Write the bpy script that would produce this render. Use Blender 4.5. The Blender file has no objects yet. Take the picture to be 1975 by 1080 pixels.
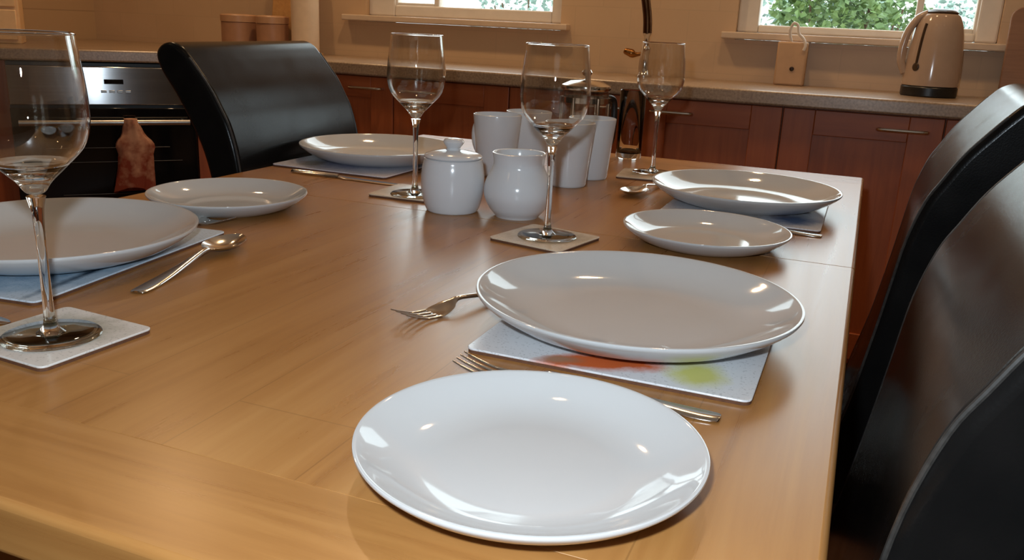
import bpy, bmesh, math, random
from mathutils import Vector, Matrix
random.seed(7)
PI = math.pi
SC = bpy.context.scene
COL = SC.collection
TZ = 0.78          # table top height
WZ = 0.88          # worktop height

# ------------------------------------------------------------------ materials
def lin(r, g, b):
    f = lambda c: (c/255/12.92) if c/255 <= .04045 else ((c/255+.055)/1.055)**2.4
    return (f(r), f(g), f(b), 1)

class NT:
    """small node-tree helper"""
    def __init__(s, name):
        s.m = bpy.data.materials.new(name); s.m.use_nodes = True
        s.t = s.m.node_tree; s.N = s.t.nodes; s.N.clear()
        s.out = s.N.new('ShaderNodeOutputMaterial')
    def n(s, typ, ins=None, **kw):
        nd = s.N.new(typ)
        for k, v in kw.items(): setattr(nd, k, v)
        for k, v in (ins or {}).items(): s.set(nd.inputs[k], v)
        return nd
    def set(s, sock, v):
        if isinstance(v, bpy.types.NodeSocket): s.t.links.new(v, sock)
        else: sock.default_value = v
    def math(s, op, a, b=0.0, c=0.0, clamp=False):
        nd = s.n('ShaderNodeMath', {0: a, 1: b, 2: c}, operation=op); nd.use_clamp = clamp
        return nd.outputs[0]
    def mix(s, fac, a, b, blend='MIX'):
        nd = s.n('ShaderNodeMix', data_type='RGBA', blend_type=blend)
        s.set(nd.inputs[0], fac); s.set(nd.inputs[6], a); s.set(nd.inputs[7], b)
        return nd.outputs[2]
    def coords(s, scale=(1, 1, 1), rot=(0, 0, 0), loc=(0, 0, 0)):
        tc = s.n('ShaderNodeTexCoord')
        return s.n('ShaderNodeMapping', {'Vector': tc.outputs['Object'], 'Scale': scale, 'Rotation': rot, 'Location': loc}).outputs[0]
    def noise(s, vec, scale=5, detail=4, rough=.55, dist=0):
        return s.n('ShaderNodeTexNoise', {'Vector': vec, 'Scale': scale, 'Detail': detail, 'Roughness': rough, 'Distortion': dist}).outputs['Fac']
    def ramp(s, fac, stops):
        r = s.n('ShaderNodeValToRGB', {'Fac': fac}); e = r.color_ramp.elements
        while len(e) < len(stops): e.new(.5)
        for i, (p, c) in enumerate(stops): e[i].position = p; e[i].color = c
        return r.outputs['Color']
    def bump(s, h, strength=.2, dist=.001):
        return s.n('ShaderNodeBump', {'Height': h, 'Strength': strength, 'Distance': dist}).outputs[0]
    def pbr(s, **kw):
        b = s.n('ShaderNodeBsdfPrincipled')
        for k, v in kw.items(): s.set(b.inputs[k.replace('_', ' ')], v)
        s.t.links.new(b.outputs[0], s.out.inputs[0])
        return s.m

def plain(name, col, rough=.5, metal=0, var=.06, scale=30, spec=.5, **kw):
    t = NT(name); v = t.coords()
    nz = t.noise(v, scale, 3)
    dark = tuple(c*(1-var) for c in col[:3]) + (1,); lite = tuple(min(1, c*(1+var)) for c in col[:3]) + (1,)
    c = t.ramp(nz, [(.3, dark), (.7, lite)])
    return t.pbr(Base_Color=c, Roughness=rough, Metallic=metal, Specular_IOR_Level=spec, **kw)

def wood(name, axis, c0, c1, c2, rough=.35, plank=.095, length=1.6, grain=1.0, seam=.3, coat=0.0, var=.3):
    """long-grained wood; axis = direction of the grain in object space"""
    t = NT(name)
    # u = along the grain, v = across
    rot = {'Y': (0, 0, -PI/2), 'X': (0, 0, 0), 'Z': (0, PI/2, 0)}[axis]
    vec = t.coords(rot=rot)
    st = t.n('ShaderNodeMapping', {'Vector': vec, 'Scale': (2.2*grain, 38*grain, 38*grain)}).outputs[0]
    fine = t.noise(st, 1.6, 6, .62, .6)
    st2 = t.n('ShaderNodeMapping', {'Vector': vec, 'Scale': (1.1, 9, 9)}).outputs[0]
    broad = t.noise(st2, 1.3, 3, .5, 1.2)
    st3 = t.n('ShaderNodeMapping', {'Vector': vec, 'Scale': (14*grain, 260*grain, 260*grain)}).outputs[0]
    pores = t.noise(st3, 1.0, 2, .5)
    br = t.n('ShaderNodeTexBrick', {'Vector': vec, 'Color1': (0, 0, 0, 1), 'Color2': (1, 1, 1, 1), 'Mortar': (.5, .5, .5, 1), 'Scale': 1.0,
                                    'Mortar Size': .0006, 'Mortar Smooth': .3, 'Brick Width': length, 'Row Height': plank}, offset=.37)
    tone = t.math('MULTIPLY_ADD', fine, .62, t.math('MULTIPLY', broad, .38))
    col = t.ramp(tone, [(.24, c0), (.5, c1), (.80, c2)])
    bw = t.n('ShaderNodeSeparateColor', {0: br.outputs['Color']}).outputs[0]
    pv = t.math('MULTIPLY_ADD', bw, .26*var, 1-.13*var)
    col = t.mix(1.0, col, t.n('ShaderNodeCombineColor', {0: pv, 1: pv, 2: pv}).outputs[0], 'MULTIPLY')
    pm = t.math('GREATER_THAN', pores, .66)
    col = t.mix(t.math('MULTIPLY', pm, .05), col, c0)
    col = t.mix(t.math('MULTIPLY', br.outputs['Fac'], seam), col, tuple(x*.45 for x in c0[:3])+(1,))
    rr = t.math('MULTIPLY_ADD', fine, .12, rough-.06)
    return t.pbr(Base_Color=col, Roughness=rr, Coat_Weight=coat, Coat_Roughness=.12, Normal=t.bump(fine, .06, .001))

OAK0, OAK1, OAK2 = lin(140, 90, 44), lin(166, 115, 62), lin(181, 132, 76)
M = {}
M['oak_y'] = wood('oak_long_grain', 'Y', OAK0, OAK1, OAK2, .29)
M['oak_x'] = wood('oak_cross_grain', 'X', OAK0, OAK1, OAK2, .29, plank=.3, seam=.0)
M['oak_z'] = wood('oak_leg', 'Z', OAK0, OAK1, OAK2, .4, plank=.3, seam=.0)
CH0, CH1, CH2 = lin(138, 68, 36), lin(172, 92, 50), lin(190, 108, 62)
M['cherry_z'] = wood('cherry_upright', 'Z', CH0, CH1, CH2, .42, plank=.5, seam=0, grain=.6, var=.3)
M['cherry_x'] = wood('cherry_rail', 'X', CH0, CH1, CH2, .42, plank=.5, seam=0, grain=.6, var=.3)
M['board'] = wood('beech_board', 'Z', lin(168, 120, 66), lin(196, 148, 90), lin(212, 168, 110), .5, plank=.5, seam=0)
M['ceramic'] = plain('white_glazed_ceramic', (.57, .57, .565, 1), .06, var=.012, scale=14)
M['ceramic2'] = plain('white_glazed_jug_ceramic', (.70, .71, .73, 1), .16, var=.012, scale=14)
M['cream_gloss'] = plain('cream_enamel', lin(186, 162, 142), .14, var=.03)
M['cream'] = plain('cream_card', lin(200, 164, 128), .6, var=.05)
M['cream_wood'] = plain('cream_painted_wood', lin(238, 200, 150), .5, var=.05)
M['white_paint'] = plain('white_upvc', lin(226, 218, 206), .35, var=.03)
M['sill_paint'] = plain('sill_paint', lin(214, 192, 166), .42, var=.04)
M['black_plastic'] = plain('black_plastic', (.012, .012, .012, 1), .35)
M['dark_gauge'] = plain('smoky_gauge', lin(70, 52, 36), .25)
M['paper'] = plain('paper_roll', lin(226, 202, 172), .85, var=.05)
M['tin'] = plain('blush_tin', lin(176, 132, 100), .45, var=.06)
M['tin_lid'] = plain('pale_tin_lid', lin(196, 154, 118), .4, var=.06)
M['bronze'] = plain('aged_bronze', lin(150, 104, 58), .28, metal=1, var=.25, scale=20)
M['dark_bronze'] = plain('dark_bronze', lin(84, 56, 36), .35, metal=1, var=.25, scale=20)
M['steel'] = plain('polished_steel', (.72, .70, .67, 1), .14, metal=1, var=.03)
M['handle_steel'] = plain('brushed_handle', (.55, .53, .50, 1), .3, metal=1, var=.05)
M['glint_steel'] = plain('dark_glint_steel', (.12, .12, .12, 1), .22, metal=1)  # only for the bars that imitate reflections on the oven door
M['warm_board'] = wood('brown_board', 'X', lin(124, 88, 66), lin(150, 112, 86), lin(166, 128, 100), .45, plank=.5, seam=0)
M['cork'] = plain('cork_backing', lin(96, 60, 38), .8, var=.2, scale=300)
M['black_glass'] = plain('black_oven_glass', (.006, .006, .007, 1), .06, var=.05)
M['plinth'] = plain('dark_plinth', lin(60, 30, 20), .5)
M['floor'] = wood('floor_boards', 'Y', lin(92, 58, 34), lin(112, 74, 44), lin(126, 86, 54), .4, plank=.12)
M['plaster'] = plain('cream_plaster', lin(158, 138, 112), .8, var=.03, scale=6)
M['ceiling'] = plain('ceiling_paint', lin(226, 214, 196), .85, var=.02, scale=6)
M['render'] = plain('pale_render', lin(224, 226, 222), .9, var=.1, scale=9)
M['paving'] = plain('pale_paving', lin(190, 190, 184), .9, var=.15, scale=4)
M['twig'] = plain('twig_bark', lin(86, 66, 48), .8, var=.2)
M['salt_cap'] = plain('brushed_cap', (.6, .6, .6, 1), .3, metal=1)

def mk_brushed():
    t = NT('brushed_steel'); v = t.coords(scale=(3, 3, 420))
    nz = t.noise(v, 1.0, 3)
    c = t.ramp(nz, [(.3, (.52, .53, .54, 1)), (.7, (.66, .67, .68, 1))])
    tan = t.n('ShaderNodeCombineXYZ', {2: 1.0}).outputs[0]           # brushed along the panel: highlights stretch upright
    return t.pbr(Base_Color=c, Metallic=1.0, Roughness=.18, Anisotropic=1.0, Tangent=tan)
M['brushed'] = mk_brushed()

def mk_tiles(name, base, var):
    t = NT(name); v = t.coords(rot=(PI/2, 0, 0))
    br = t.n('ShaderNodeTexBrick', {'Vector': v, 'Color1': base, 'Color2': var, 'Mortar': tuple(c*.92 for c in base[:3])+(1,), 'Scale': 1.0,
                                    'Mortar Size': .0022, 'Mortar Smooth': .2, 'Brick Width': .2, 'Row Height': .1}, offset=.5)
    nz = t.noise(t.coords(), 5, 4)
    c = t.mix(.25, br.outputs['Color'], t.ramp(nz, [(.35, tuple(x*.75 for x in base[:3])+(1,)), (.7, base)]))
    return t.pbr(Base_Color=c, Roughness=.42, Normal=t.bump(t.math('SUBTRACT', 1.0, br.outputs['Fac']), .05, .001))
M['tiles'] = mk_tiles('cream_wall_tiles', lin(212, 182, 146), lin(209, 178, 142))
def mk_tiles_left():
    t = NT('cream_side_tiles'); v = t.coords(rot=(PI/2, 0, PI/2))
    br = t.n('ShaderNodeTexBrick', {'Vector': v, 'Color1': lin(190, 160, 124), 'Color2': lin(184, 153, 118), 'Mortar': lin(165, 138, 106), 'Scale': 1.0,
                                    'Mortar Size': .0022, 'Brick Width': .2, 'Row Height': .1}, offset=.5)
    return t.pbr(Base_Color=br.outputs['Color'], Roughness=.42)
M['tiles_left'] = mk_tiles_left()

def mk_worktop():
    t = NT('stone_laminate'); v = t.coords()
    a = t.noise(v, 160, 3); b = t.noise(v, 14, 4)
    c = t.ramp(a, [(.35, lin(134, 112, 90)), (.5, lin(166, 142, 116)), (.68, lin(188, 164, 136))])
    c = t.mix(.3, c, t.ramp(b, [(.3, lin(130, 108, 86)), (.7, lin(180, 154, 126))]))
    return t.pbr(Base_Color=c, Roughness=.30, Specular_IOR_Level=.9)
M['worktop'] = mk_worktop()

def mk_leather():
    t = NT('black_leather'); v = t.coords()
    vo = t.n('ShaderNodeTexVoronoi', {'Vector': v, 'Scale': 520.0}).outputs['Distance']
    nz = t.noise(v, 9, 4)
    h = t.math('MULTIPLY_ADD', nz, 1.2, t.math('MULTIPLY', vo, .35))
    c = t.ramp(nz, [(.3, (.004, .004, .004, 1)), (.7, (.009, .008, .0075, 1))])
    return t.pbr(Base_Color=c, Specular_IOR_Level=.12, Roughness=t.math('MULTIPLY_ADD', nz, .22, .13), Normal=t.bump(h, .12, .0012))
M['leather'] = mk_leather()
M['thread'] = plain('grey_stitched_piping', (.035, .032, .029, 1), .35, var=.3, scale=200)
M['dark_wood'] = wood('dark_chair_leg', 'Z', lin(36, 22, 14), lin(50, 32, 20), lin(62, 40, 26), .35, plank=.3, seam=0)

def mk_thin_glass(name, tint, ior=1.5, boost=1.0):
    t = NT(name)
    ge = t.n('ShaderNodeNewGeometry')
    dt = t.n('ShaderNodeVectorMath', {0: ge.outputs['Normal'], 1: ge.outputs['Incoming']}, operation='DOT_PRODUCT').outputs['Value']
    gz = t.math('POWER', t.math('SUBTRACT', 1.0, t.math('ABSOLUTE', dt), clamp=True), 3.6)      # Schlick, the same from both sides of the glass
    fac = t.math('MULTIPLY', t.math('MULTIPLY_ADD', gz, .96, .04), boost, clamp=True)
    tr = t.n('ShaderNodeBsdfTransparent', {'Color': tint}); gl = t.n('ShaderNodeBsdfGlossy', {'Color': (1, 1, 1, 1), 'Roughness': .0})
    mx = t.n('ShaderNodeMixShader', {0: fac, 1: tr.outputs[0], 2: gl.outputs[0]})
    t.t.links.new(mx.outputs[0], t.out.inputs[0]); return t.m
M['pane'] = mk_thin_glass('window_glass', (.96, .98, .97, 1))
M['bowl_glass'] = mk_thin_glass('thin_bowl_glass', (.965, .96, .95, 1), 1.5, 1.6)
def mk_glass():
    t = NT('clear_crystal')
    g = t.n('ShaderNodeBsdfGlass', {'Color': (.97, .97, .96, 1), 'Roughness': .0, 'IOR': 1.5})
    t.t.links.new(g.outputs[0], t.out.inputs[0]); return t.m
M['glass'] = mk_glass()

def mk_leaf(name, a, b):
    t = NT(name); nz = t.noise(t.coords(), 7, 3)
    return t.pbr(Base_Color=t.ramp(nz, [(.3, a), (.7, b)]), Roughness=.5)
M['leaf_green'] = mk_leaf('shrub_leaf', lin(52, 84, 40), lin(112, 138, 78))
M['leaf_grey'] = mk_leaf('silver_leaf', lin(88, 116, 106), lin(156, 178, 168))

def mk_print(name, ground, spots):
    """glossy printed board; spots = (cx, cy, ax, ay, angle, colour, softness)"""
    t = NT(name); tc = t.n('ShaderNodeTexCoord').outputs['Object']
    nz = t.noise(tc, 60, 4); nz2 = t.noise(tc, 16, 3); sp = t.noise(tc, 420, 2)
    c = t.mix(t.math('GREATER_THAN', sp, .62), ground, tuple(x*.78 for x in ground[:3])+(1,))
    for cx, cy, ax, ay, an, colr, soft in spots:
        mp = t.n('ShaderNodeMapping', {'Vector': tc, 'Location': (cx, cy, 0), 'Rotation': (0, 0, an), 'Scale': (ax, ay, 1)}, vector_type='TEXTURE').outputs[0]
        sx = t.n('ShaderNodeSeparateXYZ', {0: mp})
        d = t.math('SQRT', t.math('ADD', t.math('POWER', sx.outputs[0], 2.0), t.math('POWER', sx.outputs[1], 2.0)))
        d = t.math('ADD', d, t.math('MULTIPLY_ADD', nz, 1.1, -.55))
        mask = t.n('ShaderNodeMapRange', {'Value': d, 'From Min': 1-soft, 'From Max': 1+soft, 'To Min': 1.0, 'To Max': 0.0}).outputs[0]
        dk = tuple(x*.74 for x in colr[:3])+(1,)
        c = t.mix(mask, c, t.mix(nz2, colr, dk))
    return t.pbr(Base_Color=c, Roughness=.22)
WG = lin(224, 224, 226)
M['mat_fish'] = mk_print('seafood_print', WG, [(-.004, -.1235, .048, .0145, .36, lin(222, 112, 58), .3), (.044, -.094, .020, .006, .45, lin(118, 62, 66), .35),
                         (-.036, -.133, .014, .006, .3, lin(178, 126, 90), .5), (.066, -.110, .018, .024, .3, lin(222, 218, 130), .5), (-.02, .02, .08, .05, .4, lin(190, 120, 70), .3)])
M['mat_blue'] = mk_print('blue_fish_print', lin(206, 218, 230), [(.02, 0, .07, .11, .2, lin(120, 160, 190), .5), (.088, -.02, .005, .10, .05, lin(40, 62, 84), .5), (-.06, -.125, .03, .006, .1, lin(60, 92, 84), .4)])
M['mat_shell'] = mk_print('shell_print', lin(222, 222, 228), [(.07, -.09, .03, .03, .1, lin(110, 130, 170), .5), (0, 0, .06, .09, 0, lin(180, 150, 120), .5)])
M['mat_lilac'] = mk_print('lilac_shell_print', lin(214, 212, 222), [(0, 0, .06, .09, 0, lin(150, 150, 190), .5), (-.06, -.1, .02, .03, .4, lin(170, 150, 130), .4)])
M['coaster'] = mk_print('coaster_print', lin(222, 218, 212), [(-.008, .004, .036, .028, .5, lin(132, 134, 108), .7), (.016, -.024, .018, .006, .7, lin(88, 98, 118), .5)])
M['coaster_tan'] = mk_print('tan_coaster_print', lin(216, 198, 174), [(0, .004, .036, .028, .5, lin(136, 124, 92), .7)])

def mk_towel():
    t = NT('printed_tea_towel'); v = t.coords()
    nz = t.noise(v, 22, 3); z = t.n('ShaderNodeSeparateXYZ', {0: v}).outputs[2]
    red = t.n('ShaderNodeMapRange', {'Value': t.math('ADD', nz, t.math('MULTIPLY', z, -1.6)), 'From Min': .5, 'From Max': .8}).outputs[0]
    c = t.mix(red, lin(204, 154, 124), lin(140, 60, 40))
    wv = t.n('ShaderNodeTexWave', {'Vector': v, 'Scale': 300.0}).outputs['Fac']
    return t.pbr(Base_Color=c, Roughness=.9, Normal=t.bump(wv, .2, .0005))
M['towel'] = mk_towel()

# ------------------------------------------------------------------ mesh helpers
def finish(bm, name, mat, parent=None, smooth=35, loc=None, rot=None, bevel=0, seg=2):
    bmesh.ops.recalc_face_normals(bm, faces=bm.faces)
    me = bpy.data.meshes.new(name); bm.to_mesh(me); bm.free()
    if smooth:
        me.shade_smooth(); me.set_sharp_from_angle(angle=math.radians(smooth))
    me.materials.append(M[mat] if isinstance(mat, str) else mat)
    o = bpy.data.objects.new(name, me); COL.objects.link(o)
    if parent: o.parent = parent
    if loc: o.location = loc
    if rot: o.rotation_euler = rot
    if bevel:
        b = o.modifiers.new('bevel', 'BEVEL'); b.width = bevel; b.segments = seg; b.limit_method = 'ANGLE'; b.angle_limit = math.radians(50)
    return o

def box(bm, x0, x1, y0, y1, z0, z1, mtx=None):
    vs = [bm.verts.new((x, y, z)) for z in (z0, z1) for y in (y0, y1) for x in (x0, x1)]
    for f in ((0, 2, 3, 1), (4, 5, 7, 6), (0, 1, 5, 4), (2, 6, 7, 3), (0, 4, 6, 2), (1, 3, 7, 5)):
        bm.faces.new([vs[i] for i in f])
    if mtx: bmesh.ops.transform(bm, matrix=mtx, verts=vs)
    return vs

def boxo(name, mat, x0, x1, y0, y1, z0, z1, parent=None, bevel=.002, **kw):
    bm = bmesh.new(); box(bm, x0, x1, y0, y1, z0, z1)
    return finish(bm, name, mat, parent, bevel=bevel, **kw)

def lathe(bm, prof, seg=64, cx=0, cy=0, sx=1, sy=1, close=False):
    """prof: (r, z) list; r==0 ends become poles; close joins last to first"""
    rings = []
    for r, z in prof:
        if r < 1e-6: rings.append([bm.verts.new((cx, cy, z))])
        else: rings.append([bm.verts.new((cx+sx*r*math.cos(2*PI*i/seg), cy+sy*r*math.sin(2*PI*i/seg), z)) for i in range(seg)])
    pairs = list(zip(rings, rings[1:])) + ([(rings[-1], rings[0])] if close else [])
    for a, b in pairs:
        if len(a) == 1 and len(b) == 1: continue
        for i in range(seg):
            j = (i+1) % seg
            if len(a) == 1: bm.faces.new((a[0], b[j], b[i]))
            elif len(b) == 1: bm.faces.new((a[i], a[j], b[0]))
            else: bm.faces.new((a[i], a[j], b[j], b[i]))
    return rings

def smooth_pts(pts, n=6):
    """Catmull-Rom through points of any dimension"""
    P = [tuple(p) for p in pts]; out = []
    for i in range(len(P)-1):
        p0 = P[max(i-1, 0)]; p1 = P[i]; p2 = P[i+1]; p3 = P[min(i+2, len(P)-1)]
        for k in range(n):
            t = k/n
            out.append(tuple(.5*((2*b)+(-a+c)*t+(2*a-5*b+4*c-d)*t*t+(-a+3*b-3*c+d)*t**3) for a, b, c, d in zip(p0, p1, p2, p3)))
    out.append(P[-1]); return out

def tube(bm, path, rad, seg=14, cap=True, flat=1.0):
    """sweep a circle (flattened by `flat`) along path; rad number or list"""
    pts = [Vector(p) for p in path]; n = len(pts)
    rads = rad if isinstance(rad, (list, tuple)) else [rad]*n
    t0 = (pts[1]-pts[0]).normalized()
    ref = Vector((0, 0, 1)) if abs(t0.z) < .9 else Vector((1, 0, 0))
    u = t0.cross(ref).normalized(); rings = []
    for i in range(n):
        t = (pts[min(i+1, n-1)]-pts[max(i-1, 0)]).normalized()
        u = (u - t*u.dot(t)).normalized(); w = t.cross(u)
        rings.append([bm.verts.new(pts[i]+rads[i]*(math.cos(2*PI*k/seg)*u+flat*math.sin(2*PI*k/seg)*w)) for k in range(seg)])
    for a, b in zip(rings, rings[1:]):
        for k in range(seg): bm.faces.new((a[k], a[(k+1) % seg], b[(k+1) % seg], b[k]))
    if cap: bm.faces.new(rings[0][::-1]); bm.faces.new(rings[-1])

def prism_y(bm, poly, y0, y1):
    a = [bm.verts.new((x, y0, z)) for x, z in poly]; b = [bm.verts.new((x, y1, z)) for x, z in poly]
    n = len(poly)
    for i in range(n): bm.faces.new((a[i], a[(i+1) % n], b[(i+1) % n], b[i]))
    bm.faces.new(a[::-1]); bm.faces.new(b)

def rounded_rect(w, l, r, n=5):
    out = []
    for cx, cy, a0 in ((w/2-r, l/2-r, 0), (-w/2+r, l/2-r, PI/2), (-w/2+r, -l/2+r, PI), (w/2-r, -l/2+r, 1.5*PI)):
        for k in range(n+1):
            a = a0+k/n*PI/2; out.append((cx+r*math.cos(a), cy+r*math.sin(a)))
    return out
def slab(bm, outline, z0, z1):
    a = [bm.verts.new((x, y, z0)) for x, y in outline]; b = [bm.verts.new((x, y, z1)) for x, y in outline]; n = len(a)
    for i in range(n): bm.faces.new((a[i], a[(i+1) % n], b[(i+1) % n], b[i]))
    bm.faces.new(a[::-1]); bm.faces.new(b)

def tag(o, label, cat, group=None):
    o['label'] = label; o['category'] = cat
    if group: o['group'] = group
    return o
def thing(name, label, cat, loc=(0, 0, 0), rz=0, group=None):
    o = bpy.data.objects.new(name, None); COL.objects.link(o); o.empty_display_size = .05
    o.location = loc; o.rotation_euler = (0, 0, rz)
    return tag(o, label, cat, group)
def struct(o): o['kind'] = 'structure'; return o
def dup(root, loc, rz, label, group=None):
    r = root.copy(); COL.objects.link(r); r.location = loc; r.rotation_euler = (0, 0, rz); r['label'] = label
    if group: r['group'] = group
    for ch in list(root.children):
        c = ch.copy(); COL.objects.link(c); c.parent = r
        for g in list(ch.children):
            d = g.copy(); COL.objects.link(d); d.parent = c
    return r

# ------------------------------------------------------------------ room shell
X0, X1, Y0, Y1, ZC = -3.25, 1.75, -2.3, 3.05, 2.45
struct(boxo('floor', 'floor', X0-.2, X1+.2, Y0-.2, Y1+.26, -.12, 0, bevel=0))
struct(boxo('ceiling', 'ceiling', X0-.2, X1+.2, Y0-.2, Y1+.26, ZC, ZC+.12, bevel=0))
WIN = [(-1.854, -1.053, 1.037), (-.44, .335, 1.037)]          # x0, x1, bottom of the two openings
WTOP = 2.08
bm = bmesh.new(); xs = X0-.2
for x0, x1, zb in WIN:
    box(bm, xs, x0, Y1, Y1+.24, 0, ZC); box(bm, x0, x1, Y1, Y1+.24, 0, zb-.024); box(bm, x0, x1, Y1, Y1+.24, WTOP, ZC); xs = x1
box(bm, xs, X1+.2, Y1, Y1+.24, 0, ZC)
struct(finish(bm, 'wall_back', 'tiles', smooth=0))
struct(boxo('wall_left', 'tiles_left', X0-.2, X0, Y0, Y1, 0, ZC, bevel=0))
struct(boxo('wall_right', 'plaster', X1, X1+.2, Y0, Y1, 0, ZC, bevel=0))
struct(boxo('wall_front', 'plaster', X0-.2, X1+.2, Y0-.2, Y0, 0, ZC, bevel=0))

def frame_mesh(bm, x0, x1, z0, z1, y0, y1, w, wl=None, wr=None, wb=None):
    wl = wl or w; wr = wr or w; wb = wb or w
    box(bm, x0, x0+wl, y0, y1, z0, z1); box(bm, x1-wr, x1, y0, y1, z0, z1)
    box(bm, x0+wl, x1-wr, y0, y1, z0, z0+wb); box(bm, x0+wl, x1-wr, y0, y1, z1-w, z1)
for i, (x0, x1, zb) in enumerate(WIN):
    root = bpy.data.objects.new('window_%d' % (i+1), None); COL.objects.link(root); root.location = ((x0+x1)/2, Y1, zb); struct(root)
    bm = bmesh.new(); L = -(x1-x0)/2; Rr = -L; H = WTOP-zb
    if i == 0: frame_mesh(bm, L, Rr, 0, H, .025, .085, .045, wl=.115, wr=.045, wb=.042)
    else: frame_mesh(bm, L, Rr, 0, H, .025, .085, .05, wl=.068, wr=.062, wb=.026)
    finish(bm, 'window_frame', 'white_paint', root, smooth=0, bevel=.006)
    bm = bmesh.new()
    if i == 0: frame_mesh(bm, L+.10, L+.30, .03, H-.03, .035, .075, .022); 
    else: frame_mesh(bm, .15, Rr-.05, .02, H-.04, .035, .075, .02)
    finish(bm, 'casement', 'white_paint', root, smooth=0, bevel=.004)
    bm = bmesh.new(); box(bm, L+.04, Rr-.04, .052, .058, .03, H-.03)
    finish(bm, 'window_pane', 'pane', root, smooth=0)
    bm = bmesh.new()
    el, er = (.083, .037) if i == 0 else (.04, .03)
    box(bm, L-el, Rr+er, -.045, .0, -.022, .0); box(bm, L, Rr, 0, .03, -.022, 0); box(bm, L, Rr, .08, .24, -.022, -.002)
    finish(bm, 'window_sill', 'sill_paint', root, smooth=0, bevel=.004)

# ------------------------------------------------------------------ garden outside
struct(boxo('ground', 'paving', -14, 10, Y1+.3, 14, -.35, -.25, bevel=0))
gw = boxo('garden_wall', 'render', -12, 9, 9.5, 9.7, -.25, 1.55); tag(gw, 'pale rendered garden wall seen through the windows behind the shrubs', 'wall')
def shrub(loc, rx, ry, z0, z1, n, mat, label, leaf=.05, group=None):
    t = thing('shrub', label, 'shrub', loc, 0, group)
    bm = bmesh.new()
    for k in range(7):
        a = random.uniform(0, 2*PI); e = (rx*.6*math.cos(a), ry*.6*math.sin(a), random.uniform(z0+.3, z1*.9))
        tube(bm, smooth_pts([(0, 0, 0), (e[0]*.3, e[1]*.3, e[2]*.4), e], 5), [.02-.0013*j for j in range(11)], 6)
    finish(bm, 'stem', 'twig', t)
    bm = bmesh.new()
    for k in range(n):
        while True:
            u = Vector((random.uniform(-1, 1), random.uniform(-1, 1), random.uniform(-1, 1)))
            if .12 < u.length < 1: break
        p = Vector((u.x*rx, u.y*ry, (z0+z1)/2+u.z*(z1-z0)/2))
        ax = Vector((random.gauss(0, 1), random.gauss(0, 1), random.gauss(0, .6))).normalized()
        sd = ax.cross(Vector((random.gauss(0, 1), random.gauss(0, 1), random.gauss(0, 1)))).normalized()
        nn = ax.cross(sd); L = leaf*random.uniform(.6, 1.3); w = L*.42
        a = bm.verts.new(p); b = bm.verts.new(p+ax*L*.45+sd*w+nn*L*.06); c = bm.verts.new(p+ax*L); d = bm.verts.new(p+ax*L*.45-sd*w+nn*L*.06); m = bm.verts.new(p+ax*L*.5-nn*L*.05)
        bm.faces.new((a, b, m)); bm.faces.new((b, c, m)); bm.faces.new((c, d, m)); bm.faces.new((d, a, m))
    finish(bm, 'foliage', mat, t, smooth=0)
shrub((-.30, 6.4, -.25), .42, .35, 1.24, 1.66, 1100, 'leaf_green', 'green leafy shrub outside the right window', .055)
shrub((.02, 7.4, -.25), .34, .3, 1.20, 1.70, 700, 'leaf_green', 'green shrub outside the right window, next to the kettle', .05)
shrub((.80, 8.6, -.25), .5, .4, 1.1, 1.74, 700, 'leaf_grey', 'silvery shrub at the right end of the right window', .05)
shrub((-.55, 8.2, -.25), .8, .4, 1.0, 1.70, 800, 'leaf_grey', 'silvery shrub outside the right window behind the green ones', .06)
shrub((-2.75, 7.2, -.25), .55, .4, 1.0, 1.70, 700, 'leaf_grey', 'silvery shrub outside the left window', .05)

# ------------------------------------------------------------------ kitchen units
YF = 2.60                                              # worktop front
PX = [-2.18, -1.908, -1.486, -1.064, -.642, -.22, .202, .624, 1.046, 1.468]
def cabinet(x0, x1, label, hand):
    t = thing('base_cabinet', label, 'cabinet', ((x0+x1)/2, YF+.02, 0), 0, 'base cabinets along the back wall')
    w = x1-x0; h = w/2
    boxo('body', 'cherry_z', -h+.001, h-.001, .021, Y1-YF-.03, .1, .838, t, bevel=0)
    boxo('plinth', 'plinth', -h+.001, h-.001, .06, .08, 0, .1, t, bevel=0)
    bm = bmesh.new(); g = .002; st = .088 if w > .4 else .06
    box(bm, -h+g, -h+st, 0, .02, .12, .836); box(bm, h-st, h-g, 0, .02, .12, .836)
    o = finish(bm, 'door', 'cherry_z', t, smooth=0, bevel=.002)
    for za, zb in ((.766, .836), (.12, .2)):
        boxo('rail', 'cherry_x', -h+st, h-st, 0, .02, za, zb, o)
    bm = bmesh.new(); box(bm, -h+st-.002, h-st+.002, .008, .018, .19, .77)
    finish(bm, 'panel', 'cherry_z', o, smooth=0)
    if hand:
        hx = h-.103 if hand > 0 else -h+.103; z = .798
        bm = bmesh.new()
        tube(bm, smooth_pts([(hx-.062, .0, z), (hx-.062, -.016, z), (hx-.048, -.024, z), (hx, -.026, z), (hx+.048, -.024, z), (hx+.062, -.016, z), (hx+.062, 0, z)], 5), .0052, 10)
        finish(bm, 'handle', 'steel', o)
NAMES = ['narrow cherry wood base cabinet in the corner between the oven and the back run', 'cherry wood base cabinet behind the far black chair', 'cherry wood base cabinet behind the far left wine glass', 'cherry wood base cabinet behind the far dinner plate and white mugs',
         'cherry wood base cabinet behind the cafetiere and tall tumbler', 'cherry wood base cabinet between the far right wine glass and the handled door',
         'cherry wood base cabinet with a bar handle, below the kettle', 'cherry wood base cabinet behind the far right black chair', 'cherry wood base cabinet at the right end, behind the right chairs']
for i in range(9): cabinet(PX[i], PX[i+1], NAMES[i], 0 if i == 0 else 1 if i % 2 else -1)

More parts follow.
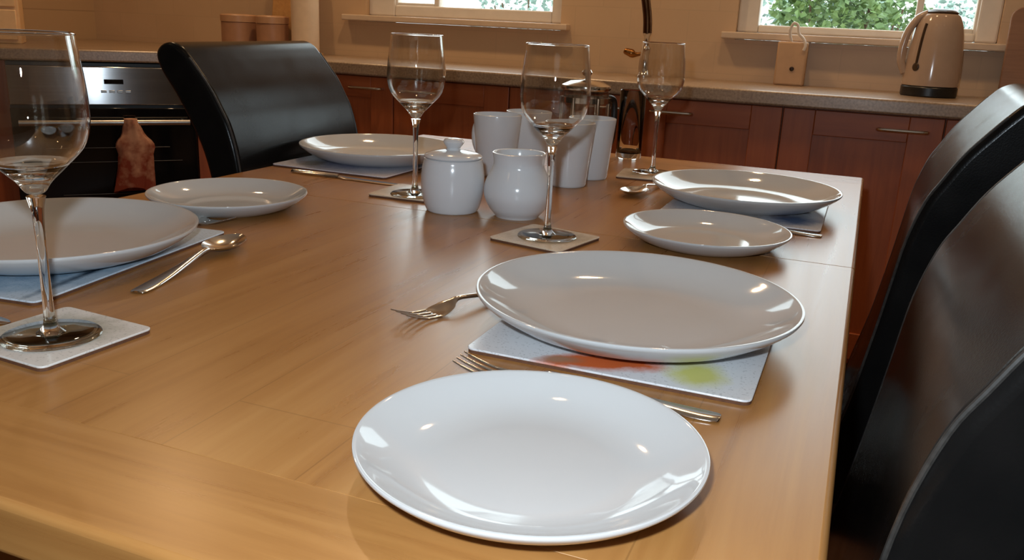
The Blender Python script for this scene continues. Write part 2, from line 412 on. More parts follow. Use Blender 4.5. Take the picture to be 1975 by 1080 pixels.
# continuous worktop with a diagonal corner and a short return along the left wall
DC = (-2.2, 2.60); DL = (-2.75, 2.05)
bm = bmesh.new()
slab(bm, [(1.47, YF), (1.47, Y1-.004), (X0+.004, Y1-.004), (X0+.004, .9), (DL[0], .9), DL, DC], WZ-.04, WZ)
tag(finish(bm, 'worktop', 'worktop', smooth=0, bevel=.006, seg=3), 'speckled stone-look worktop running below both windows and round the corner', 'worktop')
# diagonal corner: local frame with x along the front (towards the back wall run), y into the corner
e = 1/math.sqrt(2)
def diag(name, label, cat, along, back=0, z=0):
    """point on the diagonal front, `along` metres from DL towards DC"""
    return thing(name, label, cat, (DL[0]+along*e-back*e, DL[1]+along*e+back*e, z), PI/4)
LEN = math.hypot(DC[0]-DL[0], DC[1]-DL[1])
fl = diag('filler_cabinet', 'narrow cherry wood filler panel between the oven and the left run', 'cabinet', .05)
boxo('body', 'cherry_z', -.046, .05, .02, .06, 0, WZ-.042, fl, bevel=.001)
fr_ = diag('filler_cabinet', 'narrow cherry wood filler panel between the oven and the far black chair', 'cabinet', LEN-.045)
boxo('body', 'cherry_z', -.036, .044, .02, .06, 0, WZ-.042, fr_, bevel=.001)
sidec = thing('base_cabinet', 'cherry wood base cabinet of the left run, beside the oven', 'cabinet', (DL[0], 1.5, 0), 0, None)
boxo('body', 'cherry_z', -.46, -.02, -.55, .5, .1, WZ-.042, sidec, bevel=.002)
boxo('plinth', 'plinth', -.46, -.06, -.55, .5, 0, .1, sidec, bevel=0)
boxo('door', 'cherry_z', -.02, 0, -.3, .3, .12, WZ-.045, sidec, bevel=.002)

ov = diag('oven', 'black glass oven with a brushed steel control panel in the corner', 'oven', LEN-.38)
W2 = .295
ov.rotation_euler.z += math.radians(2.0)
boxo('body', 'black_plastic', -W2, W2, .02, .5, .0, WZ-.045, ov, bevel=0)
boxo('control_panel', 'brushed', -W2, W2, -.004, .02, .694, .824, ov, bevel=.003)
boxo('display', 'black_glass', .0, .062, -.0055, .0, .766, .782, ov, bevel=.001)
for k in range(4):
    bm = bmesh.new(); box(bm, -.012+k*.026, .006+k*.026, -.0075, 0, .736, .745); finish(bm, 'button', 'handle_steel', ov, bevel=.001)
od = boxo('door', 'black_glass', -W2, W2, -.006, .02, .14, .684, ov, bevel=.003)
bm = bmesh.new(); tube(bm, [(-.27, -.05, .638), (.27, -.05, .638)], .0105, 16)
for sx in (-.25, .25): tube(bm, [(sx, -.003, .638), (sx, -.05, .638)], .007, 10)
finish(bm, 'handle', 'handle_steel', od)
for z, xa, xb in ((.545, -.2, .2), (.495, -.24, .24), (.38, -.16, .16)):  # added bars standing in for flash reflections on the door glass
    bm = bmesh.new(); tube(bm, [(xa, -.0065, z), (xb, -.0065, z)], .0022, 8); finish(bm, 'glint_bar', 'glint_steel', od)

# tea towel hung over the oven handle by its loop
tt = diag('tea_towel', 'crumpled beige and red tea towel hanging from the oven handle', 'tea towel', LEN-.38+.075, -.05, .638)
bm = bmesh.new(); rows = []
for k in range(22):
    s = k/21; z = .014-.25*s
    w = .021+.030*min(1, s*2.4)+.022*max(0, s-.35)
    if .22 < s < .45: w += .014*math.sin((s-.22)/.23*PI)
    d = .0165+.008*s+(.004 if s < .1 else 0)
    ring = []
    for q in range(32):
        a = 2*PI*q/32; fold = 1+.16*s*math.sin(5*a+2.2*s)+.06*math.sin(9*a+s*5)
        ring.append(bm.verts.new((w*math.cos(a)*fold+.008*math.sin(s*4), d*math.sin(a)*fold-.002, z-.012*s*math.cos(2*a))))
    rows.append(ring)
for a, b in zip(rows, rows[1:]):
    for q in range(32): bm.faces.new((a[q], a[(q+1) % 32], b[(q+1) % 32], b[q]))
bm.faces.new(rows[0]); bm.faces.new(rows[-1][::-1])
finish(bm, 'cloth', 'towel', tt, smooth=60)

# ------------------------------------------------------------------ things on the worktop
def canister(x, y, r, h, label):
    t = thing('canister', label, 'canister', (x, y, WZ), 0, 'canisters on the back worktop')
    bm = bmesh.new(); lathe(bm, [(0, 0), (r-.004, 0), (r, .004), (r, h-.03), (r-.002, h-.028), (0, h-.028)], 48); finish(bm, 'body', 'tin', t)
    bm = bmesh.new(); lathe(bm, [(0, h-.0275), (r+.002, h-.0275), (r+.003, h-.004), (r, h), (r*.5, h+.002), (0, h+.002)], 48); finish(bm, 'lid', 'tin_lid', t)
canister(-2.325, 2.88, .066, .137, 'pinkish brown lidded canister, left of the two behind the far chair')
canister(-2.165, 2.88, .060, .137, 'pinkish brown lidded canister, right of the two behind the far chair')
bm = bmesh.new(); slab(bm, rounded_rect(.2, .32, .02), 0, .018)
cb = finish(bm, 'chopping_board', 'board', loc=(-2.13, 2.985, WZ+.16), rot=(PI/2-.14, 0, 0), bevel=.003)
cb.data.transform(Matrix.Translation((0, 0, 0)))
tag(cb, 'tan wooden chopping board leaning on the wall behind the canisters', 'chopping board')
kr = thing('paper_towel_roll', 'tall pale paper towel roll behind the far chair, beside the left window', 'paper towel', (-2.015, 2.88, WZ))
bm = bmesh.new(); lathe(bm, [(.02, .014), (.05, .014), (.052, .016), (.052, .243), (.05, .245), (.02, .245)], 48, close=True); finish(bm, 'roll', 'paper', kr)
bm = bmesh.new(); lathe(bm, [(0, 0), (.066, 0), (.066, .008), (.012, .013), (.009, .02), (.009, .29), (.014, .3), (.010, .31), (0, .313)], 32); finish(bm, 'stand', 'board', kr)

# small chest of drawers at the far left
ch = thing('spice_drawers', 'small cream wooden chest of drawers on the worktop at far left', 'drawers', (-2.985, 2.245, WZ), PI/4)
boxo('body', 'cream_wood', -.16, .16, -.004, .14, 0, .36, ch, bevel=.004)
for k in range(3):
    d = boxo('drawer', 'cream_wood', -.15, .15, -.014, -.004, .014+.114*k, .118+.114*k, ch, bevel=.003)
    bm = bmesh.new(); lathe(bm, [(0, -.004), (.006, -.004), (.006, .006), (.012, .014), (.010, .02), (0, .022)], 20)
    finish(bm, 'knob', 'dark_wood', d, loc=(.05, -.012, .066+.114*k), rot=(PI/2, 0, 0))

# antique tap
tp = thing('kitchen_tap', 'bronze swan-neck kitchen tap with lever, between the windows', 'tap', (-.70, 2.90, WZ))
bm = bmesh.new(); lathe(bm, [(0, 0), (.026, 0), (.026, .006), (.017, .014), (.013, .03), (.012, .07), (.016, .08), (.016, .092), (.010, .1), (.0095, .128), (.014, .136), (.014, .146), (0, .148)], 28); finish(bm, 'column', 'steel', tp)
bm = bmesh.new(); tube(bm, smooth_pts([(0, 0, .14), (-.004, 0, .19), (-.016, 0, .25), (-.03, -.01, .32), (-.028, -.06, .40), (-.015, -.13, .43), (0, -.185, .39), (.004, -.2, .33)], 6), .0145, 16); finish(bm, 'spout', 'dark_bronze', tp)
bm = bmesh.new(); tube(bm, smooth_pts([(-.012, 0, .075), (-.034, -.006, .071), (-.05, -.01, .076), (-.07, -.016, .082)], 4), [.006, .006, .006, .007, .009, .012, .013, .014, .013, .012, .011, .010, .006], 14); finish(bm, 'lever', 'bronze', tp)

# cream box with a white cord loop
bx = thing('tag_box', 'cream upright box with a white cord loop, under the right window', 'box', (-.245, 2.985, WZ), 0)
boxo('body', 'cream', -.046, .046, -.025, .025, 0, .135, bx, bevel=.006)
bm = bmesh.new(); tube(bm, smooth_pts([(-.006, -.012, .133), (-.014, -.02, .165), (-.006, -.024, .19), (.008, -.024, .185), (.014, -.025, .16), (.03, -.026, .145), (.038, -.028, .125), (.034, -.028, .11)], 5), .0045, 8); finish(bm, 'cord', 'white_paint', bx)
bm = bmesh.new(); lathe(bm, [(0, 0), (.007, 0), (.007, .003), (.004, .005), (0, .005)], 20); finish(bm, 'knob', 'dark_wood', bx, loc=(.006, -.0245, .052), rot=(PI/2, 0, 0))

# kettle
kt = thing('kettle', 'cream jug kettle with black base on the worktop under the right window', 'kettle', (.160, 2.88, WZ), 0)
kt.scale = (.95, .95, 1)
bm = bmesh.new(); lathe(bm, [(0, 0), (.078, 0), (.081, .004), (.081, .026), (.078, .03), (0, .03)], 56); finish(bm, 'base', 'black_plastic', kt)
body = smooth_pts([(.0805, .031), (.0815, .05), (.0795, .10), (.0745, .155), (.0660, .198), (.0560, .222), (.0500, .230)], 5)
bm = bmesh.new(); lathe(bm, [(0, .031)]+body+[(.046, .232), (0, .232)], 56); finish(bm, 'body', 'cream_gloss', kt)
bm = bmesh.new(); lathe(bm, [(0, .2322), (.0465, .2322), (.0475, .236), (.040, .242), (.02, .246), (0, .247)], 48); finish(bm, 'lid', 'dark_gauge', kt)
bm = bmesh.new(); tube(bm, smooth_pts([(-.038, -.01, .232), (-.064, -.014, .216), (-.086, -.017, .178), (-.095, -.018, .13), (-.092, -.018, .095), (-.078, -.015, .066)], 6), [.014]*6+[.0145]*19+[.014]*6, 14, flat=.8); finish(bm, 'handle', 'cream_gloss', kt)
bm = bmesh.new()
tube(bm, smooth_pts([(.034, .036, .196), (.044, .048, .207), (.052, .058, .222)], 5), [.022-.0011*j for j in range(11)], 16); finish(bm, 'spout', 'cream_gloss', kt)
def on_body(ang, z, off=.0006):
    for (r0, z0), (r1, z1) in zip(body, body[1:]):
        if z0 <= z <= z1: r = r0+(r1-r0)*(z-z0)/(z1-z0); break
    return ((r+off)*math.cos(ang), (r+off)*math.sin(ang), z)
bm = bmesh.new()
ga = math.radians(-128)
tube(bm, [on_body(ga+.02*k/10, .085+.118*k/10) for k in range(11)], .0042, 10)
for rr in (.0001,): 
    p = on_body(ga, .083); c = bmesh.ops.create_uvsphere(bm, u_segments=16, v_segments=10, radius=.0115)
    bmesh.ops.transform(bm, matrix=Matrix.Translation(p) @ Matrix.Rotation(ga, 4, 'Z') @ Matrix.Diagonal((.35, 1, 1.05, 1)), verts=c['verts'])
finish(bm, 'water_gauge', 'dark_gauge', kt)

# board leaning at the right end of the worktop
bm = bmesh.new(); slab(bm, rounded_rect(.3, .26, .03), 0, .02)
rb = finish(bm, 'bread_board', 'warm_board', loc=(.50, 2.985, WZ+.131), rot=(PI/2-.12, 0, 0), bevel=.003)
tag(rb, 'brown wooden board leaning on the wall right of the kettle', 'bread board')

# ------------------------------------------------------------------ dining table
TX0, TX1, TY0, TY1, TS = -.93, .015, .276, 1.774, 1.041
tb = thing('dining_table', 'oak extending dining table laid for four', 'table', ((TX0+TX1)/2, (TY0+TY1)/2, 0))
ox, oy = (TX0+TX1)/2, (TY0+TY1)/2
BE = .086
def top(name, mat, x0, x1, y0, y1):
    bm = bmesh.new(); box(bm, x0-ox, x1-ox, y0-oy, y1-oy, TZ-.034, TZ)
    wl = bm.edges.layers.float.new('bevel_weight_edge')
    for ed in bm.edges:
        m = (ed.verts[0].co+ed.verts[1].co)/2
        outer = min(abs(m.x-TX0+ox), abs(m.x-TX1+ox), abs(m.y-TY0+oy), abs(m.y-TY1+oy)) < 1e-4
        ed[wl] = 1.0 if outer else .06
    o = finish(bm, name, mat, tb, bevel=.0045, seg=3)
    o.modifiers['bevel'].limit_method = 'WEIGHT'; return o
top('table_leaf', 'oak_y', TX0, TX1, TY0+BE, TS-.0008); top('table_leaf', 'oak_y', TX0, TX1, TS+.0008, TY1-BE)
top('end_board', 'oak_x', TX0, TX1, TY0, TY0+BE-.0002); top('end_board', 'oak_x', TX0, TX1, TY1-BE+.0002, TY1)
hx, hy = (TX1-TX0)/2, (TY1-TY0)/2
for s in (-1, 1):
    boxo('apron', 'oak_y', s*(hx-.05)-.011, s*(hx-.05)+.011, -hy+.1, hy-.1, TZ-.105, TZ-.034, tb, bevel=.001)
    boxo('apron', 'oak_x', -hx+.1, hx-.1, s*(hy-.05)-.011, s*(hy-.05)+.011, TZ-.105, TZ-.034, tb, bevel=.001)
    for q in (-1, 1):
        boxo('leg', 'oak_z', s*(hx-.06)-.036, s*(hx-.06)+.036, q*(hy-.06)-.036, q*(hy-.06)+.036, 0, TZ-.034, tb, bevel=.004)

# ------------------------------------------------------------------ chairs
FR = [(.0, .43), (.012, .50), (.03, .578), (.046, .676), (.055, .74), (.064, .803), (.077, .850), (.090, .876), (.108, .908), (.131, .938), (.146, .956)]
TP = [(.161, .971), (.181, .978), (.200, .973), (.210, .957)]
BK = [(.201, .930), (.178, .897), (.152, .852), (.130, .803), (.114, .74), (.104, .676), (.094, .578), (.088, .50), (.085, .43)]
PROF = smooth_pts(FR+TP+BK, 4)
CW = .217
def make_chair(label, loc, rz):
    t = thing('dining_chair', label, 'chair', loc, rz, 'black leather scroll-back chairs round the table')
    bm = bmesh.new(); prism_y(bm, PROF, -CW, CW)
    bk = finish(bm, 'backrest', 'leather', t, smooth=40, bevel=.018, seg=6)
    for s in (-1, 1):
        bm = bmesh.new()
        tube(bm, [(x+.001, s*(CW-.0045), z-.0008) for x, z in smooth_pts(FR, 4)], .0018, 8)
        finish(bm, 'piping', 'thread', bk)
    bm = bmesh.new(); slab(bm, [(x-.205, y) for x, y in rounded_rect(.42, .46, .03)], .40, .485)
    finish(bm, 'seat', 'leather', t, bevel=.018, seg=4)
    for x, y in ((-.37, -.19), (-.37, .19), (.045, -.19), (.045, .19)):
        bm = bmesh.new(); vs = box(bm, x-.021, x+.021, y-.021, y+.021, 0, .415 if x < 0 else .44)
        for v in vs:
            if v.co.z < .1:
                v.co.x = x+(v.co.x-x)*.7+(.03 if x > 0 else 0); v.co.y = y+(v.co.y-y)*.7
        finish(bm, 'leg', 'dark_wood', t, smooth=0, bevel=.003)
    return t
chA = make_chair('black leather scroll-back chair at the right side of the table, farther of the two', (0.0145, 1.346, 0), -math.radians(3.2))
dup(chA, (-0.008, .655, 0), -math.radians(2.7), 'black leather scroll-back chair nearest the camera on the right')
dup(chA, (-.896, 1.3675, 0), PI+math.radians(5.0), 'black leather scroll-back chair across the table on the far left, in front of the canisters')

# ------------------------------------------------------------------ crockery
def plate_mesh(name, R, H):
    k = R/.14; h = H/.029
    pts = [(0, .006*h), (.07*k, .0063*h), (.088*k, .0074*h), (.104*k, .0112*h), (.118*k, .0172*h), (.130*k, .0241*h), (.1365*k, .0281*h), (.1385*k, .029*h), (.14*k, .0286*h),
           (.1404*k, .0272*h), (.139*k, .0248*h), (.132*k, .0188*h), (.118*k, .0098*h), (.102*k, .0036*h), (.092*k, .001*h), (.089*k, 0), (.084*k, 0), (.082*k, .002*h), (0, .0028*h)]
    bm = bmesh.new(); lathe(bm, pts, 128)
    o = finish(bm, name, 'ceramic', smooth=50); return o
def place(o0, first, loc, rz, label, group):
    o = o0 if first else o0.copy()
    if not first: COL.objects.link(o)
    o.location = loc; o.rotation_euler = (0, 0, rz); o['label'] = label; o['group'] = group; return o
MT = TZ+.0042
dp = plate_mesh('dinner_plate', .14, .029); dp['category'] = 'plate'
for i, (x, y, lb) in enumerate([(-.162, .714, 'large white dinner plate on the mat with the orange fish print, near right'), (-.154, 1.346, 'large white dinner plate at the far right corner of the table'),
                                (-.805, 1.368, 'large white dinner plate in front of the far left black chair'), (-.756, .634, 'large white dinner plate at the left edge, behind the near wine glass')]):
    place(dp, i == 0, (x, y, MT), 0, lb, 'white dinner plates')
sp = plate_mesh('side_plate', .1018, .0228); sp['category'] = 'plate'
for i, (x, y, lb) in enumerate([(-.152, .430, 'white side plate nearest the camera'), (-.162, 1.063, 'white side plate between the two right-hand dinner plates'), (-.765, .912, 'white side plate at the left edge of the table, below the oven')]):
    place(sp, i == 0, (x, y, TZ), 0, lb, 'white side plates')

def mat_board(name, cat, w, l, mat, loc, rz, label, group, r):
    t = thing(name, label, cat, loc, rz, group)
    bm = bmesh.new(); slab(bm, rounded_rect(w-.0008, l-.0008, r), 0, .0024); finish(bm, 'cork_backing', 'cork', t, smooth=30)
    bm = bmesh.new(); slab(bm, rounded_rect(w, l, r), .0024, .0042); finish(bm, 'printed_face', mat, t, smooth=30, bevel=.0006)
G1 = 'printed placemats under the dinner plates'
mat_board('placemat', 'placemat', .222, .29, 'mat_fish', (-.156, .732, TZ), 0, 'placemat with an orange and yellow seafood print, near right', G1, .007)
mat_board('placemat', 'placemat', .222, .29, 'mat_shell', (-.144, 1.352, TZ), 0, 'white printed placemat at the far right corner of the table', G1, .007)
mat_board('placemat', 'placemat', .222, .29, 'mat_lilac', (-.815, 1.361, TZ), 0, 'pale lilac placemat in front of the far left black chair', G1, .007)
mat_board('placemat', 'placemat', .222, .29, 'mat_blue', (-.764, .637, TZ), math.radians(7), 'pale blue placemat at the left edge of the table', G1, .007)
G2 = 'square drink coasters under the wine glasses'
mat_board('coaster', 'coaster', .1, .1, 'coaster', (-.559, .4595, TZ), math.radians(-3.6), 'white square coaster at near left under the nearest wine glass', G2, .006)
mat_board('coaster', 'coaster', .1, .1, 'coaster_tan', (-.34, .974, TZ), math.radians(-12.5), 'square coaster behind the near dinner plate, middle of the table', G2, .006)
mat_board('coaster', 'coaster', .1, .1, 'coaster_tan', (-.608, 1.134, TZ), math.radians(2), 'square coaster left of the white sugar bowl', G2, .006)
mat_board('coaster', 'coaster', .1, .1, 'coaster_tan', (-.345, 1.522, TZ), math.radians(6), 'square coaster at the far right behind the far dinner plate', G2, .006)

# ------------------------------------------------------------------ wine glasses
def wineglass(loc, label, bowl, stem_top, group, foot=.036, th=.0011):
    t = thing('wine_glass', label, 'wine glass', loc, 0, group)
    full = smooth_pts(bowl, 6)
    zs = stem_top+.027                                      # solid glass base of the bowl below, blown wall above
    low = [p for p in full if p[1] <= zs]; out = [p for p in full if p[1] > zs-.004]
    rl, zl = low[-1]
    bm = bmesh.new()
    lathe(bm, [(r*.995, z) for r, z in low]+[(rl-.0018, zl+.0004), (rl*.8, zl-.004), (rl*.5, zl-.008), (rl*.2, zl-.010), (0, zl-.0103)], 96)
    finish(bm, 'bowl_base', 'glass', t, smooth=80)
    inner = [(r-th, z) for r, z in out]
    bm = bmesh.new()
    lathe(bm, out+inner[::-1], 96, close=True)
    finish(bm, 'bowl', 'bowl_glass', t, smooth=80)
    rr, rz_ = full[-1]
    bm = bmesh.new(); lathe(bm, [(rr-th*.5+.0010*math.cos(2*PI*k/12), rz_+.0008+.0010*math.sin(2*PI*k/12)) for k in range(12)], 96, close=True)
    finish(bm, 'rim', 'glass', t, smooth=80)
    st = smooth_pts([(.0105, .0035), (.0055, .009), (.0040, .02), (.0036, .05), (.0037, .08), (.0046, stem_top-.012), (.0062, stem_top-.003), (.0068, stem_top-.0003)], 5)
    bm = bmesh.new(); lathe(bm, [(0, .0035)]+st+[(0, stem_top-.0003)], 40); finish(bm, 'stem', 'glass', t, smooth=80)
    bm = bmesh.new(); lathe(bm, [(0, .0004), (foot-.001, .0002), (foot, .0008), (foot-.0012, .0019), (foot*.6, .0025), (.014, .0032), (0, .0034)], 64); finish(bm, 'foot', 'glass', t, smooth=80)
    return t
ST = .110
BOWL = [(0.0, ST), (.0068, ST+.0030), (.0125, ST+.0110), (.0250, ST+.0235), (.0362, ST+.0365), (.0410, ST+.053), (.0412, ST+.068), (.0398, ST+.086), (.0374, ST+.106), (.0363, ST+.1155)]
g = wineglass((-.339, .977, MT), 'clear wine glass standing on the middle coaster behind the near dinner plate', BOWL, ST, 'wine glasses on coasters')
dup(g, (-.597, 1.118, MT), 0, 'clear wine glass left of the sugar bowl, in front of the far left plate')
dup(g, (-.342, 1.545, MT), 0, 'clear wine glass at the far right, behind the far right plate')
dup(g, (-.558, .455, MT), 0, 'clear wine glass nearest the camera, on the coaster at near left')

# ------------------------------------------------------------------ mugs, sugar bowl, jug, cafetiere, tumbler
def mug(x, y, ang, label, first=None):
    if first: return dup(first, (x, y, TZ), ang, label)
    t = thing('mug', label, 'mug', (x, y, TZ), ang, 'white conical mugs in the middle of the table')
    bm = bmesh.new(); lathe(bm, [(0, .002), (.027, .002), (.029, 0), (.0305, .001), (.0315, .004), (.0335, .03), (.0370, .065), (.0408, .1015), (.0404, .103), (.0392, .1035), (.0385, .102), (.0348, .065), (.0310, .03), (.0285, .009), (.022, .006), (0, .006)], 64)
    finish(bm, 'body', 'ceramic2', t, smooth=50)
    bm = bmesh.new(); tube(bm, smooth_pts([(.0375, 0, .082), (.052, 0, .084), (.064, 0, .072), (.064, 0, .05), (.052, 0, .034), (.0335, 0, .030)], 6), .0052, 12, flat=1.3)
    finish(bm, 'handle', 'ceramic2', t, smooth=60)
    return t
m0 = mug(-.577, 1.372, 2.6, 'white mug behind the sugar bowl, left front of the cluster')
mug(-.555, 1.465, 1.2, 'white mug behind the other left mug of the cluster', m0)
mug(-.440, 1.352, 2.2, 'white mug behind the milk jug, seen through the middle wine glass', m0)
mug(-.431, 1.445, 2.0, 'white mug at the right of the cluster, in front of the tumbler', m0)

sg = thing('sugar_bowl', 'white lidded sugar bowl, left of the milk jug', 'sugar bowl', (-.511, 1.066, TZ))
bm = bmesh.new(); lathe(bm, [(0, .002), (.030, .002), (.033, 0)]+smooth_pts([(.035, .001), (.0388, .010), (.0428, .028), (.0434, .046), (.0420, .060), (.0400, .069), (.0400, .072)], 4)+[(.0382, .073), (.0366, .071), (.037, .066), (.0400, .045), (.039, .02), (.03, .008), (0, .007)], 64)
finish(bm, 'body', 'ceramic2', sg, smooth=50)
bm = bmesh.new(); lathe(bm, [(0, .069), (.0345, .069), (.0358, .0733), (.0390, .0738), (.0397, .0755), (.0385, .0772), (.032, .0800), (.018, .0825), (.0105, .0838), (.009, .0865), (.0125, .0910), (.0145, .0945), (.0125, .0980), (.006, .0995), (0, .0998)], 56)
finish(bm, 'lid', 'ceramic2', sg, smooth=50)

jg = thing('milk_jug', 'white bellied milk jug, right of the sugar bowl', 'jug', (-.421, 1.082, TZ))
outp = smooth_pts([(.029, .0), (.031, .003), (.0385, .012), (.0455, .028), (.0450, .044), (.0392, .058), (.0345, .069), (.0345, .078), (.0362, .0862)], 4)
innp = [(r-.0032, z) for r, z in outp if z > .006][::-1]
bm = bmesh.new(); rings = lathe(bm, [(0, .001)]+outp+[(outp[-1][0]-.0016, .0871)]+innp+[(0, .007)], 72)
sa = math.radians(-40)
for rg in rings:
    for v in rg:
        if v.co.z > .063:
            a = math.atan2(v.co.y, v.co.x); k = (v.co.z-.063)/.025; c = max(0, math.cos((a-sa)*1.0))**10
            q = 1+.34*k*k*c; v.co.x *= q; v.co.y *= q; v.co.z += .003*k*c
finish(bm, 'body', 'ceramic2', jg, smooth=60)
bm = bmesh.new(); b = sa+PI
P = lambda r, z: (r*math.cos(b), r*math.sin(b), z)
tube(bm, smooth_pts([P(.033, .076), P(.05, .079), P(.062, .068), P(.060, .046), P(.0435, .034)], 6), .0046, 12); finish(bm, 'handle', 'ceramic2', jg, smooth=60)

cf = thing('cafetiere', 'chrome and glass cafetiere behind the white mugs', 'cafetiere', (-.505, 1.635, TZ), 1.1)
bm = bmesh.new(); lathe(bm, [(.0425, .008), (.0445, .008), (.0445, .135), (.0425, .135)], 56, close=True); finish(bm, 'beaker', 'bowl_glass', cf)
bm = bmesh.new(); lathe(bm, [(0, .004), (.041, .004), (.0418, .006), (.0418, .062), (0, .062)], 48); finish(bm, 'coffee', M['black_plastic'], cf)
fm = bmesh.new()
lathe(fm, [(.0455, .0), (.047, .0), (.047, .014), (.0455, .014)], 56, close=True); lathe(fm, [(.0455, .112), (.047, .112), (.047, .122), (.0455, .122)], 56, close=True)
for k in range(6):
    a = 2*PI*k/6+.3; tube(fm, [(.0465*math.cos(a), .0465*math.sin(a), 0), (.0465*math.cos(a), .0465*math.sin(a), .122)], .003, 8)
finish(fm, 'frame', 'steel', cf)
bm = bmesh.new(); lathe(bm, [(0, .136), (.047, .136), (.048, .139), (.047, .144), (.03, .152), (.006, .154), (.003, .156), (.003, .160), (.008, .163), (.010, .168), (.007, .173), (0, .174)], 48); finish(bm, 'lid', 'steel', cf)
bm = bmesh.new(); tube(bm, smooth_pts([(.046, 0, .117), (.07, 0, .118), (.083, 0, .105), (.084, 0, .05), (.075, 0, .025), (.047, 0, .01)], 6), .0068, 12); finish(bm, 'handle', 'black_plastic', cf)

bm = bmesh.new(); lathe(bm, [(0, 0), (.0245, 0), (.0255, .002), (.0258, .134), (.0250, .135), (.0243, .134), (.0238, .014), (.02, .011), (0, .0105)], 56)
tag(finish(bm, 'tumbler', 'glass', loc=(-.435, 1.728, TZ), smooth=60), 'tall clear straight tumbler at the far edge of the table', 'glass')

# ------------------------------------------------------------------ cutlery (built along +x from the handle end, x=0)
def ribbon(bm, st, seg=8, y0=0):
    """st: (x, half width, z, cup, thickness); solid strip with a cupped cross-section"""
    top, bot = [], []
    for x, w, z, cup, th in st:
        a, b = [], []
        for k in range(seg+1):
            u = -1+2*k/seg; zz = z-cup*(1-u*u); ed = math.sqrt(max(.06, 1-u*u*.94))
            a.append(bm.verts.new((x, y0+w*u, zz+th*ed))); b.append(bm.verts.new((x, y0+w*u, zz)))
        top.append(a); bot.append(b)
    n = len(st)
    for i in range(n-1):
        for k in range(seg):
            bm.faces.new((top[i][k], top[i+1][k], top[i+1][k+1], top[i][k+1])); bm.faces.new((bot[i][k], bot[i][k+1], bot[i+1][k+1], bot[i+1][k]))
        bm.faces.new((top[i][0], bot[i][0], bot[i+1][0], top[i+1][0])); bm.faces.new((top[i][seg], top[i+1][seg], bot[i+1][seg], bot[i][seg]))
    for i, rv in ((0, 1), (n-1, -1)):
        for k in range(seg): bm.faces.new((top[i][k], top[i][k+1], bot[i][k+1], bot[i][k])[::rv])
HANDLE = [(0, .004, .0012, 0, .0018), (.003, .0075, .0012, 0, .002), (.02, .0085, .0014, 0, .0022), (.05, .0068, .003, 0, .0026), (.085, .0042, .0062, 0, .003)]
def fork(k):
    bm = bmesh.new(); L = .197*k
    st = [(x*k, w, z, c, t) for x, w, z, c, t in HANDLE]+[(.120*k, .0032, .0095, 0, .003), (.130*k, .0055, .0085, .0004, .0024), (.137*k, .0100, .0062, .0012, .002), (.147*k, .0122, .0032, .0016, .0018), (.155*k, .0124, .0016, .0014, .0016)]
    ribbon(bm, smooth_pts(st, 4))
    for y in (-.0105, -.0035, .0035, .0105):
        ribbon(bm, smooth_pts([(.1545*k, .0020, .0014-.0006*(abs(y) < .005), 0, .0016), (.170*k, .0016, .0022, 0, .0015), (.185*k, .0013, .0062, 0, .0013), (L, .0007, .0105, 0, .001)], 4), 4, y)
    return finish(bm, 'fork', 'steel', smooth=50)
def spoon(k):
    bm = bmesh.new()
    st = [(x*k, w, z, c, t) for x, w, z, c, t in HANDLE]+[(.115*k, .0032, .0100, 0, .003), (.124*k, .0052, .0096, .0008, .0022), (.133*k, .0130, .0094, .0035, .0016), (.145*k, .0192, .0094, .0066, .0014), (.158*k, .0205, .0096, .0078, .0013), (.172*k, .0178, .0100, .0068, .0013), (.183*k, .0110, .0104, .0038, .0013), (.188*k, .0030, .0106, .0005, .0012)]
    ribbon(bm, smooth_pts(st, 4), 12)
    return finish(bm, 'spoon', 'steel', smooth=60)
def knife(x, y, rz, label):
    t = thing('knife', label, 'knife', (x, y, TZ), rz, 'table knives')
    bm = bmesh.new(); ribbon(bm, smooth_pts([(0, .003, .0006, 0, .004), (.004, .0072, .0006, 0, .0055), (.04, .0082, .0006, 0, .006), (.09, .006, .0006, 0, .006)], 4)); finish(bm, 'handle', 'steel', t)
    bm = bmesh.new(); ribbon(bm, smooth_pts([(.0905, .005, .001, 0, .0035), (.11, .0085, .0008, 0, .002), (.17, .0095, .0008, 0, .0014), (.205, .0075, .0008, 0, .0012), (.218, .002, .0008, 0, .001)], 4)); finish(bm, 'blade', 'steel', t)
def aim(x0, y0, x1, y1): return math.atan2(y1-y0, x1-x0)
f0 = fork(.99); f0['category'] = 'fork'
place(f0, True, (-.061, .556, TZ), aim(-.061, .556, -.262, .552), 'steel table fork between the near side plate and the placemat', 'steel forks')
place(f0, False, (-.030, 1.188, TZ), aim(-.030, 1.188, -.24, 1.192), 'steel table fork behind the right-hand side plate', 'steel forks')
place(f0, False, (-.885, .838, TZ), aim(-.885, .83, -.68, .815), 'steel table fork between the left dinner plate and its side plate', 'steel forks')
f1 = fork(.93); f1['category'] = 'fork'
place(f1, True, (-.275, .788, TZ), aim(-.275, .788, -.346, .616), 'steel dessert fork at the left of the near dinner plate, tines toward the camera', 'steel forks')
s0 = spoon(1.06); s0['category'] = 'spoon'
place(s0, True, (-.592, .575, TZ), aim(-.592, .575, -.634, .77), 'dessert spoon reflecting gold beside the pale blue placemat', 'steel spoons')
place(s0, False, (-.288, 1.492, TZ), aim(-.288, 1.492, -.326, 1.298), 'dessert spoon at the left of the far right dinner plate, bowl toward the camera', 'steel spoons')
knife(-.835, .455, aim(-.835, .455, -.615, .466), 'steel knife at the left edge, behind the near coaster')
knife(-.862, 1.188, aim(-.862, 1.188, -.65, 1.184), 'steel knife in front of the lilac placemat at far left')

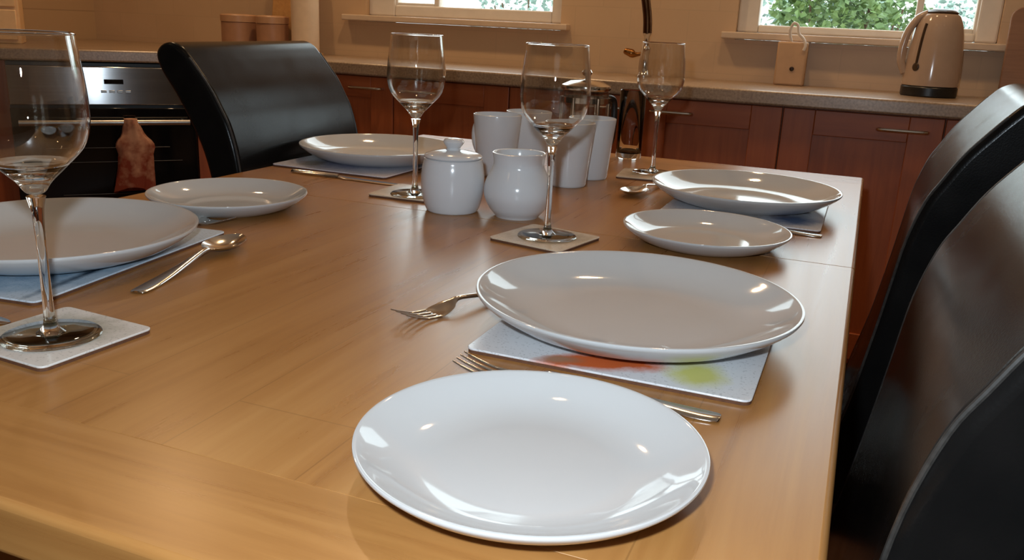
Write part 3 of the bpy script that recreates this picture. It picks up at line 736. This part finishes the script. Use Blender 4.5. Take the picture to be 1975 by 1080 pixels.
# ------------------------------------------------------------------ lights
def area(name, loc, size, power, col, target=None, shape='DISK', size_y=None):
    l = bpy.data.lights.new(name, 'AREA'); l.shape = shape; l.size = size; l.energy = power; l.color = col
    if size_y: l.size_y = size_y
    o = bpy.data.objects.new(name, l); COL.objects.link(o); o.location = loc
    d = Vector(target or (loc[0], loc[1], 0))-Vector(loc); o.rotation_euler = d.to_track_quat('-Z', 'Y').to_euler()
    return o
WARM = (1.0, .64, .34)
for x, y, p in ((-2.3, 2.35, 5.2), (-1.25, 2.35, 7), (-.35, 2.3, 4.6), (.6, 2.35, 3), (-2.0, .9, .6), (-.5, .9, .5), (.9, .9, .5), (-1.3, -.9, .6), (.4, -.9, .6)):
    area('ceiling_spot', (x, y, ZC-.01), .09, p, WARM)
# camera flash, just above the lens
fl = bpy.data.lights.new('camera_flash', 'POINT'); fl.energy = 20; fl.color = (.76, .89, 1.0); fl.shadow_soft_size = .012
fo = bpy.data.objects.new('camera_flash', fl); COL.objects.link(fo)

wd = bpy.data.worlds.new('overcast_sky'); SC.world = wd; wd.use_nodes = True
nt = wd.node_tree; nt.nodes.clear()
wo = nt.nodes.new('ShaderNodeOutputWorld'); bg = nt.nodes.new('ShaderNodeBackground')
bg.inputs[0].default_value = (.86, .95, 1.0, 1); bg.inputs[1].default_value = 4.2
nt.links.new(bg.outputs[0], wo.inputs[0])

# ------------------------------------------------------------------ camera
C = Vector((0, 0, 1.031856))
R = Vector((.925469, .3762, .044502)); U = Vector((-.146403, .246843, .957932)); F = Vector((-.349389, .893052, -.283523))
cam = bpy.data.cameras.new('camera'); cam.sensor_width = 36; cam.lens = 30.5103; cam.clip_start = .02
co = bpy.data.objects.new('camera', cam); COL.objects.link(co)
co.matrix_world = Matrix(((R.x, U.x, -F.x, C.x), (R.y, U.y, -F.y, C.y), (R.z, U.z, -F.z, C.z), (0, 0, 0, 1)))
SC.camera = co
fo.location = C+U*.065-R*.03

vs = SC.view_settings
vs.view_transform = 'Standard'; vs.look = 'None'; vs.gamma = 1; vs.exposure = 0.0; vs.use_curve_mapping = False
cy = SC.cycles
cy.use_denoising = True; cy.max_bounces = 16; cy.transmission_bounces = 12; cy.transparent_max_bounces = 24; cy.glossy_bounces = 6; cy.diffuse_bounces = 4
cy.sample_clamp_indirect = 6.0
